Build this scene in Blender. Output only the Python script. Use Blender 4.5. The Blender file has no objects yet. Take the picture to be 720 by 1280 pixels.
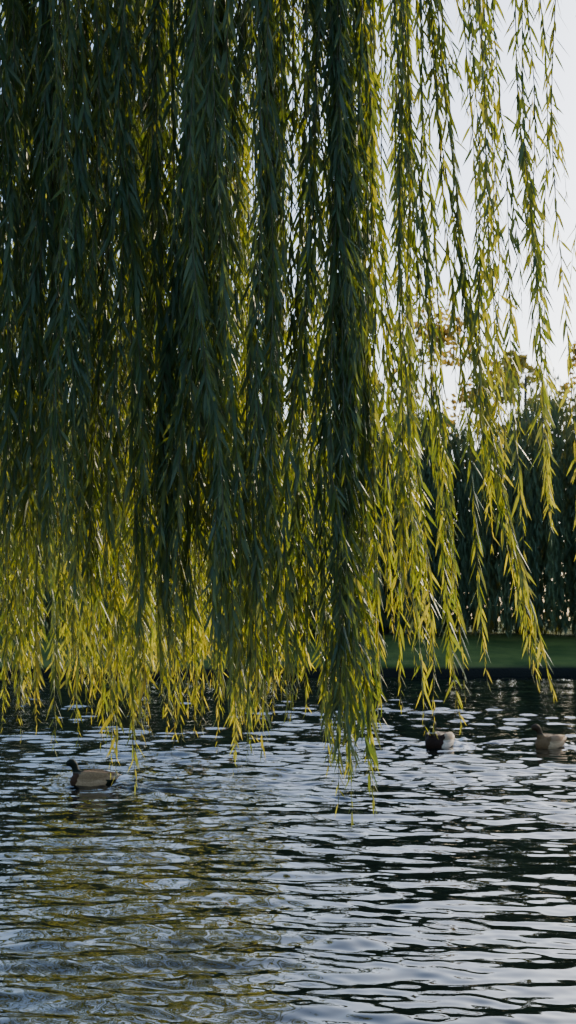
import bpy, math, numpy as np
from mathutils import Vector
rng = np.random.default_rng(7)
scene = bpy.context.scene
col = scene.collection

# ------------------------------------------------------------ helpers
def mesh_from(name, V, loops, starts, totals, mat=None, smooth=True, attr=None):
    me = bpy.data.meshes.new(name)
    V = np.asarray(V, dtype=np.float32)
    me.vertices.add(len(V)); me.vertices.foreach_set('co', V.ravel())
    me.loops.add(len(loops)); me.loops.foreach_set('vertex_index', np.asarray(loops, dtype=np.int32))
    me.polygons.add(len(starts))
    me.polygons.foreach_set('loop_start', np.asarray(starts, dtype=np.int32))
    me.polygons.foreach_set('use_smooth', np.full(len(starts), smooth, dtype=bool))
    if attr is not None:
        for k, a in attr.items():
            at = me.attributes.new(k, 'FLOAT', 'POINT')
            at.data.foreach_set('value', np.asarray(a, dtype=np.float32))
    if mat: me.materials.append(mat)
    me.update(calc_edges=True); me.validate()
    return me

def obj(name, data, parent=None, loc=(0,0,0)):
    o = bpy.data.objects.new(name, data); col.objects.link(o); o.location = loc
    if parent: o.parent = parent
    return o

def quads(F):
    F = np.asarray(F, dtype=np.int32).reshape(-1, 4)
    return F.ravel(), np.arange(len(F))*4, np.full(len(F), 4)

def norm(a): return a/np.maximum(np.linalg.norm(a, axis=-1, keepdims=True), 1e-9)

class Tubes:
    def __init__(s): s.V=[]; s.F=[]; s.n=0
    def add(s, P, R, k=8, cap=False):
        P=np.asarray(P,float); R=np.broadcast_to(np.asarray(R,float),(len(P),))
        T=norm(np.gradient(P,axis=0))
        ref=np.array([0.31,0.9,0.2]); 
        A=norm(np.cross(T,ref)); B=np.cross(T,A)
        th=np.linspace(0,2*np.pi,k,endpoint=False)
        ring=P[:,None,:]+R[:,None,None]*(np.cos(th)[None,:,None]*A[:,None,:]+np.sin(th)[None,:,None]*B[:,None,:])
        m=len(P); s.V.append(ring.reshape(-1,3))
        i=np.arange(m-1)[:,None]*k; j=np.arange(k)[None,:]; j2=(j+1)%k
        s.F.append((np.stack([i+j,i+j2,i+k+j2,i+k+j],-1)+s.n).reshape(-1,4))
        s.n+=m*k
    def mesh(s,name,mat):
        return mesh_from(name,np.concatenate(s.V),*quads(np.concatenate(s.F)),mat=mat)

def leaves_mesh(name, P, D, S, L, W, droop, rnd, mat):
    n=len(P); N=np.cross(D,S)
    L=L[:,None]; W=W[:,None]; dz=np.array([0,0,-1.0])[None]
    def c(t): return P+D*L*t+dz*(droop[:,None]*L*t*t)
    V=np.stack([c(0), c(.3)-S*W*.5+N*W*.12, c(.3)+S*W*.5+N*W*.12, c(.3),
                c(.65)-S*W*.4+N*W*.1, c(.65)+S*W*.4+N*W*.1, c(.65), c(1.0)],1)
    b=np.arange(n)[:,None]*8
    loops=(b+np.array([0,3,1, 0,2,3, 1,3,6,4, 3,2,5,6, 4,6,7, 6,5,7])[None]).ravel()
    starts=(np.arange(n)[:,None]*20+np.array([0,3,6,10,14,17])[None]).ravel()
    return mesh_from(name,V.reshape(-1,3),loops,starts,None,mat=mat,smooth=True,attr={'rnd':np.repeat(rnd,8)})

def mk(name):
    m=bpy.data.materials.new(name); m.use_nodes=True
    nt=m.node_tree; nt.nodes.clear(); return m, nt, nt.nodes, nt.links

def leaf_mat(name, ramp, under, trans, tfac, rough=0.45, spec=0.4):
    m,nt,N,Lk=mk(name)
    out=N.new('ShaderNodeOutputMaterial'); at=N.new('ShaderNodeAttribute'); at.attribute_name='rnd'
    def setramp(r,ramp):
        cr=r.color_ramp
        cr.elements[0].position=ramp[0][0]; cr.elements[0].color=(*ramp[0][1],1)
        cr.elements[1].position=ramp[-1][0]; cr.elements[1].color=(*ramp[-1][1],1)
        for p,c in ramp[1:-1]:
            e=cr.elements.new(p); e.color=(*c,1)
    r=N.new('ShaderNodeValToRGB'); setramp(r,ramp)
    Lk.new(at.outputs['Fac'],r.inputs[0])
    geo=N.new('ShaderNodeNewGeometry'); mx=N.new('ShaderNodeMix'); mx.data_type='RGBA'
    mb=N.new('ShaderNodeMath'); mb.operation='MULTIPLY'; mb.inputs[1].default_value=0.6
    Lk.new(geo.outputs['Backfacing'],mb.inputs[0]); Lk.new(mb.outputs[0],mx.inputs[0])
    Lk.new(r.outputs[0],mx.inputs[6]); mx.inputs[7].default_value=(*under,1)
    p=N.new('ShaderNodeBsdfPrincipled'); p.inputs['Roughness'].default_value=rough
    p.inputs['Specular IOR Level'].default_value=spec
    Lk.new(mx.outputs[2],p.inputs['Base Color'])
    t=N.new('ShaderNodeBsdfTranslucent')
    tr=N.new('ShaderNodeValToRGB'); setramp(tr,trans)
    Lk.new(at.outputs['Fac'],tr.inputs[0]); Lk.new(tr.outputs[0],t.inputs['Color'])
    s=N.new('ShaderNodeMixShader'); s.inputs[0].default_value=tfac
    Lk.new(p.outputs[0],s.inputs[1]); Lk.new(t.outputs[0],s.inputs[2]); Lk.new(s.outputs[0],out.inputs['Surface'])
    return m

def noise_mat(name, c1, c2, scale, rough=0.85, bump=0.3, detail=6, stretch=(1,1,1)):
    m,nt,N,Lk=mk(name)
    out=N.new('ShaderNodeOutputMaterial'); tc=N.new('ShaderNodeTexCoord'); mp=N.new('ShaderNodeMapping')
    mp.inputs['Scale'].default_value=stretch
    n=N.new('ShaderNodeTexNoise'); n.inputs['Scale'].default_value=scale; n.inputs['Detail'].default_value=detail
    r=N.new('ShaderNodeValToRGB'); r.color_ramp.elements[0].position=.35; r.color_ramp.elements[1].position=.65
    r.color_ramp.elements[0].color=(*c1,1); r.color_ramp.elements[1].color=(*c2,1)
    p=N.new('ShaderNodeBsdfPrincipled'); p.inputs['Roughness'].default_value=rough
    b=N.new('ShaderNodeBump'); b.inputs['Strength'].default_value=bump; b.inputs['Distance'].default_value=.02
    Lk.new(tc.outputs['Object'],mp.inputs[0]); Lk.new(mp.outputs[0],n.inputs['Vector'])
    Lk.new(n.outputs[0],r.inputs[0]); Lk.new(r.outputs[0],p.inputs['Base Color'])
    Lk.new(n.outputs[0],b.inputs['Height']); Lk.new(b.outputs[0],p.inputs['Normal']); Lk.new(p.outputs[0],out.inputs['Surface'])
    return m

# ------------------------------------------------------------ light
SUN_EL=math.radians(20); SUN_AZ=math.radians(34)   # azimuth clockwise from +Y (view direction)
w=bpy.data.worlds.new("World"); scene.world=w; w.use_nodes=True
nt=w.node_tree; bg=nt.nodes['Background']
sky=nt.nodes.new('ShaderNodeTexSky'); sky.sky_type='NISHITA'; sky.sun_disc=False
sky.sun_elevation=SUN_EL; sky.sun_rotation=SUN_AZ
sky.air_density=1.0; sky.dust_density=2.2; sky.ozone_density=4.0
nt.links.new(sky.outputs[0],bg.inputs[0]); bg.inputs[1].default_value=0.42
sd=bpy.data.lights.new("sun",'SUN'); sd.energy=5.0; sd.angle=math.radians(.5); sd.color=(1,.86,.58)
so=obj("sun",sd)
tosun=Vector((math.sin(SUN_AZ)*math.cos(SUN_EL),math.cos(SUN_AZ)*math.cos(SUN_EL),math.sin(SUN_EL)))
so.rotation_euler=tosun.to_track_quat('Z','Y').to_euler()
so.location=(10,10,12)

# ------------------------------------------------------------ camera
cd=bpy.data.cameras.new("camera"); cam=obj("camera",cd,loc=(0,0,1.5))
cam.rotation_euler=(math.radians(90+4.45),0,0)
cd.sensor_fit='VERTICAL'; cd.sensor_height=36; cd.sensor_width=36; cd.lens=50.6
cd.clip_end=3000; cd.clip_start=.05
cd.dof.use_dof=True; cd.dof.focus_distance=6.2; cd.dof.aperture_fstop=8
scene.camera=cam

# ------------------------------------------------------------ ground (one sheet to the horizon with a pond basin)
def pondw(y): return 4+1.2*y
def ground_h(x,y):
    yc=np.clip(y,2,42)
    d=np.maximum.reduce([2.2-y, y-41.0-0.5*np.sin(x*.21)-.25*np.sin(x*.9+1), x-(pondw(yc)-1.5), -x-(4.2+.16*yc+.25*np.sin(y*.6))])
    edge=np.clip((d+0.25)/0.35,0,1); edge=edge*edge*(3-2*edge)
    h=-0.8+edge*(0.8+0.27)
    h+=np.clip(d,0,9)*0.095+np.clip(d-9,0,60)*.01
    h+=edge*(0.05*np.sin(x*.7+y*.3)*np.sin(y*.5)+.02*np.sin(x*2.3))
    return h
xs=np.concatenate([-np.geomspace(1500,62,25),np.linspace(-60,60,400),np.geomspace(62,1500,25)])
ys=np.concatenate([-np.geomspace(1500,12,20),np.linspace(-10,39,120),np.linspace(39.2,46,60),np.linspace(46.5,80,50),np.geomspace(85,2500,25)])
X,Y=np.meshgrid(xs,ys); Z=ground_h(X,Y)
nx=len(xs); ny=len(ys); i=np.arange(ny-1)[:,None]*nx; j=np.arange(nx-1)[None]
F=np.stack([i+j,i+j+1,i+nx+j+1,i+nx+j],-1)
m,nt,N,Lk=mk("grass_ground")
out=N.new('ShaderNodeOutputMaterial'); tc=N.new('ShaderNodeTexCoord')
n1=N.new('ShaderNodeTexNoise'); n1.inputs['Scale'].default_value=.6; n1.inputs['Detail'].default_value=9; n1.inputs['Roughness'].default_value=.7
r1=N.new('ShaderNodeValToRGB'); r1.color_ramp.elements[0].position=.35; r1.color_ramp.elements[0].color=(.05,.08,.014,1)
r1.color_ramp.elements[1].position=.68; r1.color_ramp.elements[1].color=(.16,.18,.035,1)
Lk.new(tc.outputs['Object'],n1.inputs['Vector']); Lk.new(n1.outputs[0],r1.inputs[0])
sx=N.new('ShaderNodeSeparateXYZ'); Lk.new(tc.outputs['Object'],sx.inputs[0])
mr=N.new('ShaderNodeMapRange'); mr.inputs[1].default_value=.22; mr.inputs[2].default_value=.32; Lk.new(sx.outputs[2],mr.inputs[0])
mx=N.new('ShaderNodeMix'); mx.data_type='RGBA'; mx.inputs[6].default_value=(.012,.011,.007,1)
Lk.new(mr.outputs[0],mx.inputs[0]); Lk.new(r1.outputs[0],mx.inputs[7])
p=N.new('ShaderNodeBsdfPrincipled'); p.inputs['Roughness'].default_value=.9; p.inputs['Specular IOR Level'].default_value=.15
n2=N.new('ShaderNodeTexNoise'); n2.inputs['Scale'].default_value=14; n2.inputs['Detail'].default_value=5
Lk.new(tc.outputs['Object'],n2.inputs['Vector'])
b=N.new('ShaderNodeBump'); b.inputs['Strength'].default_value=.8; b.inputs['Distance'].default_value=.05
Lk.new(n2.outputs[0],b.inputs['Height']); Lk.new(b.outputs[0],p.inputs['Normal'])
Lk.new(mx.outputs[2],p.inputs['Base Color']); Lk.new(p.outputs[0],out.inputs['Surface'])
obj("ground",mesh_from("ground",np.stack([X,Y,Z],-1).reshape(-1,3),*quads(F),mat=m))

# ------------------------------------------------------------ water
ducks=[(-1.83,13.5,172,1.10,0),(1.84,17.7,-122,1.4,1),(3.18,17.7,-140,1.2,2)]
ROWS=[2.0]; 
while ROWS[-1]<5: ROWS.append(ROWS[-1]+.03)
while ROWS[-1]<43: ROWS.append(ROWS[-1]*1.0021)
ry=np.array(ROWS); u=np.linspace(-1,1,680)
xw=pondw(ry)[:,None]*(0.22*u+0.78*np.sign(u)*np.abs(u)**5)[None]
yw=np.broadcast_to(ry[:,None],xw.shape)
zw=np.zeros_like(xw)
sp=np.gradient(ry)[:,None]
wr=np.random.default_rng(3)
patch=0.88+0.42*np.sin(xw*.55+yw*.23+1)*np.sin(yw*.31-xw*.15)+.32*np.sin(xw*1.3-yw*.7)*np.sin(xw*.6+yw*1.1)
NW=130
for q in range(NW):
    lam=math.exp(wr.uniform(math.log(.075),math.log(.85)))
    th=wr.normal(0,.42) if wr.random()<.75 else wr.normal(0,1.1)
    th+=0.10
    k=2*math.pi/lam
    slope=math.sqrt(2/NW)
    a=slope/k; ph=wr.uniform(0,6.28)
    fade=np.clip((lam/sp-3.)/3,0,1)
    zw+=fade*a*np.sin(k*(math.sin(th)*xw+math.cos(th)*yw)+ph+.6*np.sin(xw*.9+q)+.4*np.sin(yw*.6+q*2))
sl=.066+.070*np.clip((yw-8.5)/6,0,1)
zw*=np.clip(patch,.3,1.6)*sl
for (dx,dy,ang,sc,_) in ducks:
    a=math.radians(ang); fx,fy=math.cos(a),math.sin(a)
    lx=(xw-dx)*fx+(yw-dy)*fy; ly=-(xw-dx)*fy+(yw-dy)*fx
    back=np.clip(-lx,0,None)
    arm=np.abs(np.abs(ly)-(.06+.22*back))
    # the passage of the bird calms the chop inside the V
    calm=np.clip(1-np.abs(ly)/(.08+.2*back),0,1)*np.clip(back/.3,0,1)*np.exp(-back/3.0)
    zw*=1-.55*calm
    amp=.024*np.exp(-(arm/.10)**2)*np.clip(back/.15,0,1)*np.exp(-back/2.6)
    zw+=amp*np.sin((lx*.6+np.abs(ly))*2*math.pi/.19)
    zw+=.006*np.exp(-(ly/.12)**2)*np.clip(back/.2,0,1)*np.exp(-back/1.2)*np.sin(lx*2*math.pi/.09)*np.sin(ly*2*math.pi/.08+lx*5)
    rr=np.hypot(lx,ly); zw+=.006*np.exp(-((rr-.4)/.22)**2)*np.sin(rr*2*math.pi/.14)
ny,nx=xw.shape; i=np.arange(ny-1)[:,None]*nx; j=np.arange(nx-1)[None]
F=np.stack([i+j,i+j+1,i+nx+j+1,i+nx+j],-1)
m,nt,N,Lk=mk("pond_water")
out=N.new('ShaderNodeOutputMaterial'); tc=N.new('ShaderNodeTexCoord'); mp=N.new('ShaderNodeMapping')
mp.inputs['Scale'].default_value=(.45,1.0,1)
p=N.new('ShaderNodeBsdfPrincipled'); p.inputs['Base Color'].default_value=(.004,.006,.005,1)
p.inputs['Roughness'].default_value=.015; p.inputs['IOR'].default_value=1.38
n=N.new('ShaderNodeTexNoise'); n.inputs['Scale'].default_value=6; n.inputs['Detail'].default_value=1
b=N.new('ShaderNodeBump'); b.inputs['Strength'].default_value=.16; b.inputs['Distance'].default_value=.02
Lk.new(tc.outputs['Object'],mp.inputs[0]); Lk.new(mp.outputs[0],n.inputs['Vector']); Lk.new(n.outputs[0],b.inputs['Height'])
Lk.new(b.outputs[0],p.inputs['Normal']); Lk.new(p.outputs[0],out.inputs['Surface'])
obj("water",mesh_from("water",np.stack([xw,yw,zw],-1).reshape(-1,3),*quads(F),mat=m))

# ------------------------------------------------------------ foreground willow
bark=noise_mat("willow_bark",(.035,.028,.02),(.12,.1,.075),9,bump=1,stretch=(1,1,.25))
twigm=noise_mat("willow_twig",(.06,.05,.02),(.11,.09,.03),20,rough=.6)
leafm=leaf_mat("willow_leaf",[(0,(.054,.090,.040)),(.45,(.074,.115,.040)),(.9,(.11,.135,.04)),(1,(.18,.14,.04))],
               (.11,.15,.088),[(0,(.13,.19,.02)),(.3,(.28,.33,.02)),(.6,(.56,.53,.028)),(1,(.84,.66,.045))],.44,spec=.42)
def bez(p0,p1,p2,p3,n=18):
    t=np.linspace(0,1,n)[:,None]; p0,p1,p2,p3=map(np.array,(p0,p1,p2,p3))
    return (1-t)**3*p0+3*(1-t)**2*t*p1+3*(1-t)*t*t*p2+t**3*p3
class Willow:
    def __init__(s,base,trunk,ends,r0=.5):
        s.tb=Tubes(); s.tt=Tubes(); s.A=[[] for _ in range(7)]
        base=np.array(base,float); tr=[base+np.array(q,float) for q in trunk]
        s.tb.add(tr,np.linspace(r0,r0*.45,len(tr)),14); L=[]
        for e,p3 in enumerate(ends):
            p3=np.array(p3,float); p0=tr[-1] if e%2 else tr[-2]; d=p3-p0
            P=bez(p0,p0+[d[0]*.15,d[1]*.15,1.6],p0+[d[0]*.6,d[1]*.6,d[2]+.9],p3)
            P[1:-1]+=rng.normal(0,.03,(len(P)-2,3))
            s.tb.add(P,np.linspace(.26*r0,.018,len(P)),8); L.append(P[6:])
        s.LP=np.concatenate(L)
    def leaves(s, P, spacing, size, start, bright, ang0, tipz=None):
        seg=np.linalg.norm(np.diff(P,axis=0),axis=1); cs=np.concatenate([[0],np.cumsum(seg)]); Lt=cs[-1]
        n=int((Lt-start)/spacing)
        if n<2: return
        q=start+(np.arange(n)+rng.uniform(-.3,.3,n))*spacing; q=np.clip(q,0,Lt)
        B=np.stack([np.interp(q,cs,P[:,a]) for a in range(3)],-1)
        B2=np.stack([np.interp(np.clip(q+.03,0,Lt+1),cs,P[:,a]) for a in range(3)],-1)
        T=norm(np.where((q>Lt-.03)[:,None],np.array([0,0,-1.]),B2-B))
        az=np.arange(n)*2.4+rng.uniform(0,6.28)+rng.normal(0,.5,n)
        O=np.stack([np.cos(az),np.sin(az),np.zeros(n)],-1)
        ang=np.radians(rng.normal(ang0,9,n))[:,None]
        D=norm(T*np.cos(ang)+O*np.sin(ang)+rng.normal(0,.07,(n,3))+np.array([0.03,0,0]))
        R=norm(rng.normal(0,1,(n,3))*.9+np.cross(D,O)); S=norm(R-D*np.sum(R*D,1,keepdims=True))
        taper=np.clip((Lt-q)/.25,.45,1); L=size*rng.uniform(.65,1.2,n)*taper
        fresh=0 if tipz is None else .38*np.clip(1-(B[:,2]-tipz)/.8,0,1)   # sunlit glow painted in: leaf colour turns more golden toward the shoot tips
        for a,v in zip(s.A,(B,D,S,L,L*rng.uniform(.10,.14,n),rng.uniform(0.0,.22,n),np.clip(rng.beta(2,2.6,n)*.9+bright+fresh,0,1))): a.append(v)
    def strand(s,x0,y0,ztip,dx=0.0,size=.10,spacing=.019,side=3,ang0=24,top=None,grp=None,tone=0,fresh=False,sway=.035):
        if top is None: top=4.9+(y0-5)*.33+rng.uniform(-.1,.7)
        q=np.array([x0,y0,top]); k=np.argmin(np.sum((s.LP-q-[0,0,.5])**2,1)+rng.uniform(0,.15,len(s.LP))); p0=s.LP[k]
        n=26; t=np.linspace(0,1,n); z=top+(ztip-top)*t
        f=rng.uniform(.8,1.8); ph=rng.uniform(0,6.28); ph2=rng.uniform(0,6.28); am=rng.uniform(.01,sway)
        x=x0+dx*t**2.2+am*np.sin(f*3*t*2+ph)-am*math.sin(ph)+.008*np.sin(17*t+ph2)
        y=y0+am*np.sin(f*3*t*2+ph2)-dx*.2*t*t
        if grp is not None:
            x=x+grp[0]*(np.sin(z*grp[1]+grp[2])); y=y+grp[0]*np.sin(z*grp[1]*.8+grp[3])
        P=np.stack([x,y,z],-1)
        a=bez(p0,p0+(q-p0)*[.4,.4,0]+[0,0,.15],np.array([x[0],y[0],top+.4]),P[0],8)[:-1]
        P=np.concatenate([a,P]); s.tt.add(P,np.linspace(.0048,.0011,len(P)),3)
        tz=ztip if fresh else None
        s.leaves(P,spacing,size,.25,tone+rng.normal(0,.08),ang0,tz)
        for _ in range(rng.poisson(side)):
            t0=rng.uniform(.15,.9); i0=8+int(t0*(n-2)); Lb=min(rng.uniform(.2,.75),max(.12,P[i0,2]-ztip+.02))
            m=8; t=np.linspace(0,1,m); az=rng.uniform(0,6.28); r=rng.uniform(.03,.09)
            Q=P[i0]+np.stack([np.cos(az)*r*(1-(1-t)**2)+dx*.12*t,np.sin(az)*r*(1-(1-t)**2),-Lb*t],-1)
            s.tt.add(Q,np.linspace(.0018,.0008,m),3)
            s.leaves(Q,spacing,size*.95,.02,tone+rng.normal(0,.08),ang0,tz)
    def finish(s):
        e=obj("willow_tree",None); e.empty_display_size=.5
        A=[np.concatenate(a) for a in s.A]
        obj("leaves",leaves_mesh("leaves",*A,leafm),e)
        obj("twigs",s.tt.mesh("twigs",twigm),e); obj("trunk_and_limbs",s.tb.mesh("trunk_and_limbs",bark),e)
        return len(A[0])
W1=Willow((-3.4,.9,.3),[(0,0,-.5),(.02,0,.3),(.1,.08,1.2),(.16,.2,2.2),(.3,.45,3.3),(.5,.8,4.3)],
  [(-3.2,6.5,6.4),(-2.0,8.2,6.9),(-.8,8.4,6.7),(.4,7.8,6.4),(1.4,6.6,6.0),(1.9,5.3,5.6),(.9,5.4,5.7),(-.4,5.6,5.9),(-1.7,5.7,6.0),(-5.5,4.2,6.3),(-6.5,0,6),(-3.5,-2.5,6.3),(0.5,2.0,6.2)])
def G(): return (rng.uniform(.015,.04),rng.uniform(1.2,2.2),rng.uniform(0,6.28),rng.uniform(0,6.28))
# (x, half width, depth0, depth1, tip z, tip jitter, count, drift)
front=[(-1.02,.07,4.9,5.5,1.80,.18,15,.02),(-.88,.07,4.9,5.6,1.66,.22,17,.04),(-.75,.06,4.8,5.5,1.58,.2,16,.03),(-.62,.04,5.2,5.8,1.85,.25,4,.03),
 (-.48,.06,4.8,5.5,1.50,.18,17,.02),(-.37,.05,4.8,5.5,1.42,.2,15,.0),(-.25,.06,4.7,5.5,1.30,.16,19,.02),(-.11,.05,4.8,5.5,1.20,.14,14,.03),(.0,.03,4.9,5.4,1.18,.14,5,.05),
 (.13,.03,4.9,5.2,1.00,.05,6,.09),(.17,.01,4.9,5.1,.86,.03,3,.09),(.20,.05,4.9,5.6,1.22,.15,17,.02),
 (.30,.04,5.1,5.6,1.38,.16,4,.05),(.40,.04,5.1,5.6,1.34,.16,5,.08),(.46,.03,5.1,5.6,1.28,.14,5,.16),(.52,.012,5.2,5.4,1.24,.05,4,.36)]
rightf=[(.69,.03,5.0,5.5,1.98,.12,4,.06),(.75,.03,5.1,5.5,1.80,.10,4,.07),(.87,.02,5.1,5.5,1.86,.10,3,.09),(.97,.02,5.2,5.6,2.0,.2,2,.06),
 (1.18,.08,5.1,6.0,2.3,.3,5,.05),(1.45,.15,5.1,6.2,2.5,.4,5,.05)]
leftf=[(-1.2,.10,4.8,5.6,1.65,.15,12,.02),(-1.5,.15,4.8,5.6,1.5,.2,10,.02),(-1.9,.2,4.8,6,1.5,.2,8,.02),(-2.4,.25,4.6,6,1.5,.2,7,.02),(-2.9,.3,4.4,6,1.5,.2,6,.02)]
for (x,hw,d0,d1,zt,jt,c,dr) in front+leftf:
    g_=G() if x<.27 else None
    for _ in range(c):
        tn=-.30 if x<.27 else -.08  # darker leaf tone stands in for shade on the front columns
        up=abs(rng.normal(0,.3)) if (rng.random()<.35 and c>6) else 0
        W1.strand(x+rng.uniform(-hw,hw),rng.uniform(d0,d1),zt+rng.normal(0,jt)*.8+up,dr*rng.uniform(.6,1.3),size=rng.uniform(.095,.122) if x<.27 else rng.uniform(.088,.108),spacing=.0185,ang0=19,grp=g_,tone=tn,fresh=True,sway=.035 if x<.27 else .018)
for (x,hw,d0,d1,zt,jt,c,dr) in rightf:
    for _ in range(c):
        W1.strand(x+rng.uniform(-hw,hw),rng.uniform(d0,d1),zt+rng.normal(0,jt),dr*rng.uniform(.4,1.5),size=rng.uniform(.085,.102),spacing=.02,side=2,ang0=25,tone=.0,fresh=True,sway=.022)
backs=[(-1.35,.35,6.2,8.0,1.10,.18,34,.03),(-.78,.3,6.2,8.0,1.08,.16,36,.03),(-.84,.06,6.4,7.6,1.1,.12,8,.03),(-.3,.22,6.2,7.8,1.08,.14,24,.03),(.06,.2,6.2,7.4,1.14,.15,16,.05),
 (.48,.15,6.1,6.9,1.22,.15,8,.10),(-2.2,.5,6.2,8.2,1.1,.12,18,.03),(-3.2,.5,6.0,8.2,1.1,.15,12,.03),(-4.2,.6,4.5,8.0,1.1,.15,10,.03)]
for (x,hw,d0,d1,zt,jt,c,dr) in backs:
    for _ in range(c):
        W1.strand(x+rng.uniform(-hw,hw),rng.uniform(d0,d1),zt+rng.normal(0,jt),dr*rng.uniform(.4,1.5),size=rng.uniform(.09,.11),side=2,spacing=.022,tone=-.03,fresh=True)
print("LEAVES",W1.finish())
# second willow, on the left bank, its crown hanging over the pond
bx,by=-8.2,15.5
W2=Willow((bx,by,float(ground_h(np.array(bx),np.array(by)))),[(0,0,-.5),(0,0,.3),(.1,0,1.5),(.3,-.1,3),(.6,-.2,4.5)],
  [(bx+6*math.cos(a),by+5*math.sin(a),7.3+.5*math.sin(a*3)) for a in np.linspace(0,2*math.pi,12,endpoint=False)]+[(bx+3*math.cos(a),by+3*math.sin(a),8.3) for a in np.linspace(.3,6.5,6,endpoint=False)]+[(bx+7,by-1.5,7),(bx+6.8,by+2,7.1)],.55)
for _ in range(135):
    y=rng.uniform(12,20); xr=.35-.03*y-abs(rng.normal(0,1))*3.0
    W2.strand(xr,y,.68+abs(rng.normal(0,.28))+max(0,(xr+1.8))*.35,.08*rng.uniform(.4,1.5),size=.19,side=1,spacing=.056,top=rng.uniform(6.2,7.6),tone=.03,fresh=True)
W2.A[4]=[w_*1.2 for w_ in W2.A[4]]
W2.finish()
cc=np.concatenate

# ------------------------------------------------------------ far bank willows
farleaf=leaf_mat("far_willow_leaf",[(0,(.05,.078,.038)),(.6,(.085,.115,.048)),(1,(.13,.15,.055))],(.1,.13,.075),[(0,(.14,.16,.03)),(1,(.32,.30,.04))],.24,rough=.65,spec=.2)
def far_willow_mesh(seed,H,R):
    g=np.random.default_rng(seed); P=[];D=[];S=[];L=[];W=[];Rn=[]
    lob=[(g.uniform(0,6.28),g.uniform(.25,.75)*R,g.uniform(.75,1.0)*H,g.uniform(.3,.5)*R) for _ in range(11)]+[(0,0,H,R*.5)]
    tone=g.uniform(-.2,.25,len(lob))
    for k in range(620):
        li=g.integers(len(lob)); a,r,h,rr=lob[li]
        aa=g.uniform(0,6.28); q=rr*math.sqrt(g.uniform(0,1))
        x=math.cos(a)*r+math.cos(aa)*q; y=math.sin(a)*r+math.sin(aa)*q
        zt=h-.9*(q/rr)**2*rr*.8-.35*r; zb=max(.15+abs(g.normal(0,.5)),zt-g.uniform(3,9))
        if g.random()<.45: zb=.2+abs(g.normal(0,.4))
        n=int((zt-zb)/.16)
        if n<3: continue
        t=np.linspace(0,1,n); z=zt+(zb-zt)*t
        o=.25*(1-(1-np.clip(t*4,0,1))**2)
        px=x+np.cos(aa)*o+.05*np.sin(t*9+a); py=y+np.sin(aa)*o
        st_=g.normal(.45,.2)+tone[li]
        for rep in range(2):
            P.append(np.stack([px,py,z],-1)+g.normal(0,.06,(n,3)))
            D.append(norm(np.stack([g.normal(0,.22,n),g.normal(0,.22,n),-np.ones(n)],-1)))
            L.append(g.uniform(.28,.5,n)); W.append(g.uniform(.04,.07,n)); Rn.append(np.clip(st_+g.normal(0,.12,n),0,1))
    P=cc(P);D=cc(D);n=len(P); R0=g.normal(0,1,(n,3)); S=norm(R0-D*np.sum(R0*D,1,keepdims=True))
    L=cc(L); W=cc(W); Rn=cc(Rn); Lx=L[:,None]; Wx=W[:,None]
    V=np.stack([P,P+D*Lx*.45-S*Wx*.5,P+D*Lx,P+D*Lx*.45+S*Wx*.5],1).reshape(-1,3)
    me=mesh_from("far_willow_foliage",V,*quads(np.arange(4*n)),mat=farleaf,smooth=False,attr={'rnd':np.repeat(Rn,4)})
    t=Tubes(); t.add([[0,0,-.4],[.05,0,.6],[0,.05,2],[.1,0,H*.45]],[.5,.4,.33,.24],10)
    for (a,r,h,rr) in lob:
        e=np.array([math.cos(a)*r,math.sin(a)*r,h-.35*r-.5]); b0=np.array([.08,0,H*.35])
        t.add(bez(b0,b0+[e[0]*.1,e[1]*.1,1],[e[0]*.6,e[1]*.6,e[2]],e,10),np.linspace(.16,.03,10),6)
    return me,t.mesh("far_willow_trunk",bark)
protos=[far_willow_mesh(11,9.0,4.2),far_willow_mesh(12,9.6,4.6),far_willow_mesh(13,8.6,4.0)]
for k,xx in enumerate([-34,-27,-20.5,-14,-8,-2.2,3.2,8.8,14.2,20.5,27,34]):
    yy=51.5+1.5*math.sin(k*2.1)
    e=obj("willow_tree",None,loc=(xx,yy,float(ground_h(np.array(xx*1.),np.array(yy)))))
    e.rotation_euler=(0,0,k*1.3); s=[1,1.05,.97][k%3]; e.scale=(s,s,s)
    f,t=protos[k%3]; obj("foliage",f,e); obj("trunk",t,e)

# ------------------------------------------------------------ distant trees behind (one mass)
dl=leaf_mat("distant_leaf",[(0,(.06,.08,.03)),(.5,(.12,.11,.035)),(1,(.24,.15,.045))],(.1,.11,.04),[(0,(.3,.28,.04)),(1,(.6,.38,.06))],.4,rough=.6,spec=.2)
g=np.random.default_rng(5); P=[];Rn=[];tk=Tubes()
for k in range(46):
    x=-85+k*3.8+g.normal(0,.9); y=g.uniform(61,72); H=g.uniform(11.5,14.4)+abs(x)*.02+(1.5 if x<2 else 0); hue=g.uniform(.1,.95)
    gz=float(ground_h(np.array(x),np.array(y)))
    tk.add([[x,y,gz-.3],[x+.1,y,gz+3],[x,y+.1,gz+H*.85]],[.3,.2,.05],7)
    for c in range(28):
        a=g.uniform(0,6.28); zz=g.uniform(.12,1)**.9; r=3.0*math.sqrt(max(0.05,1-(zz*1.0-.35)**2/.45))*g.uniform(.2,1)
        cx,cy,cz=x+math.cos(a)*r,y+math.sin(a)*r,gz+H*zz; q=g.uniform(.5,1.2); nn=85
        v=norm(g.normal(0,1,(nn,3)))*q*g.uniform(.3,1,(nn,1))**.5*[1,1,.75]
        P.append(v+[cx,cy,cz]); Rn.append(np.clip(hue+g.normal(0,.12)+g.normal(0,.1,nn),0,1))
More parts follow.
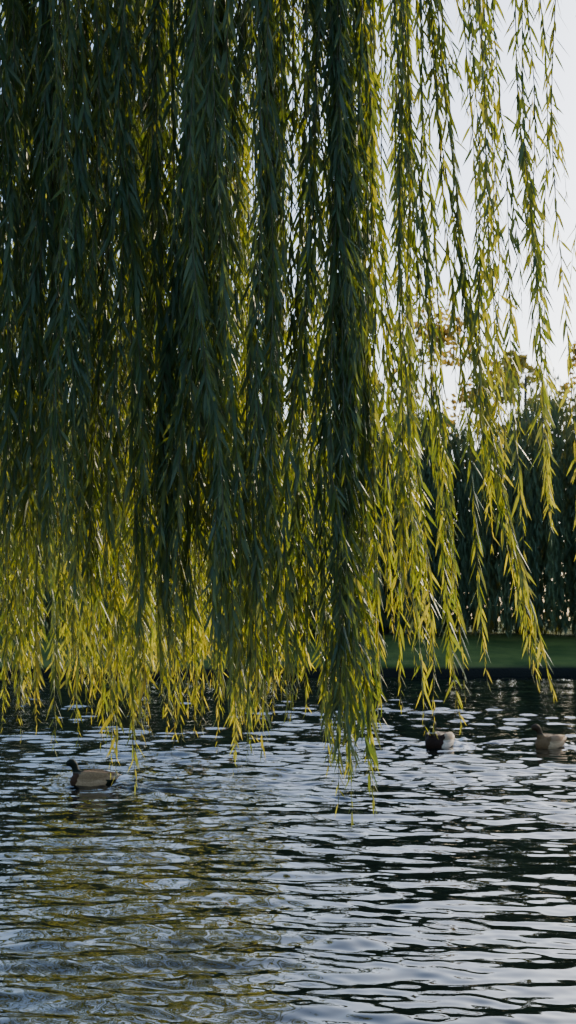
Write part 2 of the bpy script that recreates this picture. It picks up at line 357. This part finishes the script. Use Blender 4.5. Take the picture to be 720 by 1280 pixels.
P=cc(P);Rn=cc(Rn);n=len(P); A=norm(g.normal(0,1,(n,3)));B=norm(np.cross(A,g.normal(0,1,(n,3))));s=g.uniform(.1,.22,(n,1))
V=np.stack([P-A*s,P-B*s*.6,P+A*s,P+B*s*.6],1).reshape(-1,3)
dt=obj("distant_trees",None)
obj("foliage",mesh_from("distant_foliage",V,*quads(np.arange(4*n)),mat=dl,smooth=False,attr={'rnd':np.repeat(Rn,4)}),dt)
obj("trunks",tk.mesh("distant_trunks",bark),dt)

# ------------------------------------------------------------ ducks
def loft(path, k=20):
    A=np.array(path,float); P=A[:,:3]; T=norm(np.gradient(P,axis=0))
    side=norm(np.cross(np.array([0,0,1.])+0*T,T)); bad=np.linalg.norm(np.cross(np.array([0,0,1.])+0*T,T),axis=1)<.05
    side[bad]=[0,1,0]; side[:]=np.where(side[:,1:2]<0,-side,side); up=np.cross(T,side)
    th=np.linspace(0,2*np.pi,k,endpoint=False)
    ring=P[:,None]+A[:,3][:,None,None]*np.cos(th)[None,:,None]*side[:,None]+A[:,4][:,None,None]*np.sin(th)[None,:,None]*up[:,None]
    V=ring.reshape(-1,3).tolist(); m=len(P); Fc=[]
    for a in range(m-1):
        for b_ in range(k): Fc.append((a*k+b_,a*k+(b_+1)%k,(a+1)*k+(b_+1)%k,(a+1)*k+b_))
    Fc.append(tuple(range(k))[::-1]); Fc.append(tuple((m-1)*k+b_ for b_ in range(k)))
    return V,Fc
def resample(path,n=26):
    A=np.array(path,float); tn=np.linspace(0,len(A)-1,n); out=[]
    for x in tn:
        i=min(int(x),len(A)-2); f=x-i
        p0=A[max(i-1,0)];p1=A[i];p2=A[i+1];p3=A[min(i+2,len(A)-1)]
        out.append(.5*((2*p1)+(-p0+p2)*f+(2*p0-5*p1+4*p2-p3)*f*f+(-p0+3*p1-3*p2+p3)*f**3))
    out=np.array(out); out[:,3:]=np.maximum(out[:,3:],.002); return out
def featherm():
    m,nt,N,Lk=mk("duck_feathers")
    out=N.new('ShaderNodeOutputMaterial'); at=N.new('ShaderNodeVertexColor'); at.layer_name='Col'
    tc=N.new('ShaderNodeTexCoord'); mp=N.new('ShaderNodeMapping'); mp.inputs['Scale'].default_value=(1,1.8,1.8)
    v=N.new('ShaderNodeTexVoronoi'); v.inputs['Scale'].default_value=70
    r=N.new('ShaderNodeValToRGB'); r.color_ramp.elements[0].color=(.6,.56,.52,1); r.color_ramp.elements[1].color=(1.15,1.1,1.05,1); r.color_ramp.elements[1].position=.7
    mx=N.new('ShaderNodeMix'); mx.data_type='RGBA'; mx.blend_type='MULTIPLY'; mx.inputs[0].default_value=.8
    p=N.new('ShaderNodeBsdfPrincipled'); p.inputs['Roughness'].default_value=.7; p.inputs['Specular IOR Level'].default_value=.12
    Lk.new(tc.outputs['Object'],mp.inputs[0]); Lk.new(mp.outputs[0],v.inputs['Vector']); Lk.new(v.outputs['Distance'],r.inputs[0])
    Lk.new(at.outputs[0],mx.inputs[6]); Lk.new(r.outputs[0],mx.inputs[7]); Lk.new(mx.outputs[2],p.inputs['Base Color'])
    b=N.new('ShaderNodeBump'); b.inputs['Strength'].default_value=.3; b.inputs['Distance'].default_value=.004
    Lk.new(v.outputs['Distance'],b.inputs['Height']); Lk.new(b.outputs[0],p.inputs['Normal']); Lk.new(p.outputs[0],out.inputs['Surface'])
    return m
FM=featherm(); billm=noise_mat("duck_bill",(.16,.12,.02),(.25,.19,.04),30,rough=.4,bump=.05)
eyem=noise_mat("duck_eye",(.005,.005,.005),(.008,.006,.005),30,rough=.08,bump=0)
import bmesh
def duck(x,y,ang,sc,kind):
    e=obj("duck",None,loc=(x,y,-.012)); e.rotation_euler=(0,0,math.radians(ang)); e.scale=(sc,)*3; e.empty_display_size=.2
    V=[];Fc=[]
    def put(path,n=26):
        v,f=loft(resample(path,n)); o=len(V); V.extend(v); Fc.extend([tuple(i+o for i in q) for q in f])
    hy=[0,.012,-.02][kind]
    put([(-.265,0,.112,.012,.004),(-.23,0,.098,.04,.014),(-.17,0,.068,.068,.048),(-.09,0,.052,.09,.078),(0,0,.05,.102,.092),(.07,0,.052,.096,.09),(.125,0,.06,.074,.074),(.158,0,.07,.042,.045),(.172,0,.075,.008,.01)],40)
    lift=[-.018,.0,.0][kind]
    put([(.07,0,.075,.06,.062),(.11,0,.11,.046,.046),(.128,hy*.3,.145+lift*.5,.030,.033),(.135,hy*.6,.175+lift,.025,.028),(.148,hy,.205+lift,.030,.032),(.168,hy*1.5,.221+lift,.034,.034),(.192,hy*2,.217+lift,.028,.027),(.208,hy*2.3,.207+lift,.015,.016),(.214,hy*2.4,.205+lift,.006,.006)],34)
    for s in (-1,1):
        put([(.095,s*.062,.09,.018,.03),(.05,s*.083,.093,.022,.045),(-.03,s*.084,.098,.021,.048),(-.11,s*.06,.106,.018,.034),(-.18,s*.028,.114,.014,.018),(-.235,s*.012,.12,.006,.006)],26)
    me=bpy.data.meshes.new("d"); me.from_pydata(V,[],Fc); me.update()
    tmp=bpy.data.objects.new("tmp",me); col.objects.link(tmp)
    rm=tmp.modifiers.new("r",'REMESH'); rm.mode='VOXEL'; rm.voxel_size=.0045; rm.use_smooth_shade=True
    sm=tmp.modifiers.new("s",'SMOOTH'); sm.iterations=3; sm.factor=.5
    dg=bpy.context.evaluated_depsgraph_get(); bm=bpy.data.meshes.new_from_object(tmp.evaluated_get(dg)); bpy.data.objects.remove(tmp)
    bm.name="duck_body"; n=len(bm.vertices); co=np.empty(n*3); bm.vertices.foreach_get('co',co); co=co.reshape(-1,3)
    x_,y_,z_=co.T; zz=z_-lift
    pal=[dict(head=(.014,.018,.010),ring=(.10,.08,.06),chest=(.075,.032,.014),flank=(.46,.28,.15),back=(.20,.115,.06),wing=(.34,.20,.10),tail=(.45,.34,.23)),
         dict(head=(.010,.022,.014),ring=(.5,.46,.42),chest=(.035,.017,.01),flank=(.66,.54,.42),back=(.16,.11,.07),wing=(.36,.26,.17),tail=(.5,.42,.33)),
         dict(head=(.06,.035,.018),ring=(.12,.08,.04),chest=(.20,.11,.05),flank=(.52,.34,.19),back=(.18,.11,.055),wing=(.33,.20,.11),tail=(.45,.34,.23))][kind]
    C=np.empty((n,4)); C[:,3]=1; C[:,:3]=pal['flank']
    def st(mask,c): C[mask,:3]=pal[c]
    wob=.006*np.sin(z_*140)+.004*np.sin(y_*110)
    st((z_+wob>.11)&(x_<.09),'back'); st((np.abs(y_)>.05)&(z_+wob>.07)&(x_<.095)&(x_>-.2),'wing')
    st((x_+wob>.085-.4*(z_-.08))&(zz<.15),'chest'); st((x_>.06)&(zz>.148),'head'); st((x_>.06)&(zz>.14)&(zz<.150),'ring'); st(x_<-.215,'tail'); st((x_+wob<-.15)&(z_<.075),'head')
    ca=bm.color_attributes.new('Col','FLOAT_COLOR','POINT'); ca.data.foreach_set('color',C.ravel())
    bm.materials.clear(); bm.materials.append(FM)
    bm.polygons.foreach_set('use_smooth',np.ones(len(bm.polygons),bool))
    obj("body",bm,e)
    hx,hyy,hz=.206,hy*2.3,.207+lift; dy=hy*.9
    v,f=loft(resample([(hx-.006,hyy,hz,.012,.014),(hx+.012,hyy+dy*.6,hz-.004,.0115,.009),(hx+.032,hyy+dy*1.4,hz-.009,.012,.0055),(hx+.05,hyy+dy*2,hz-.011,.013,.0035),(hx+.056,hyy+dy*2.2,hz-.012,.006,.002)],16),14)
    bme=bpy.data.meshes.new("bill"); bme.from_pydata(v,[],f); bme.materials.append(billm); bme.polygons.foreach_set('use_smooth',[True]*len(f)); obj("bill",bme,e)
    for s in (-1,1):
        b_=bmesh.new(); bmesh.ops.create_uvsphere(b_,u_segments=12,v_segments=8,radius=.0055); em=bpy.data.meshes.new("eye"); b_.to_mesh(em); b_.free(); em.materials.append(eyem)
        obj("eye_l" if s>0 else "eye_r",em,e,loc=(.184,hy*1.85+s*.0285,.226+lift))
for d in ducks: duck(*d)
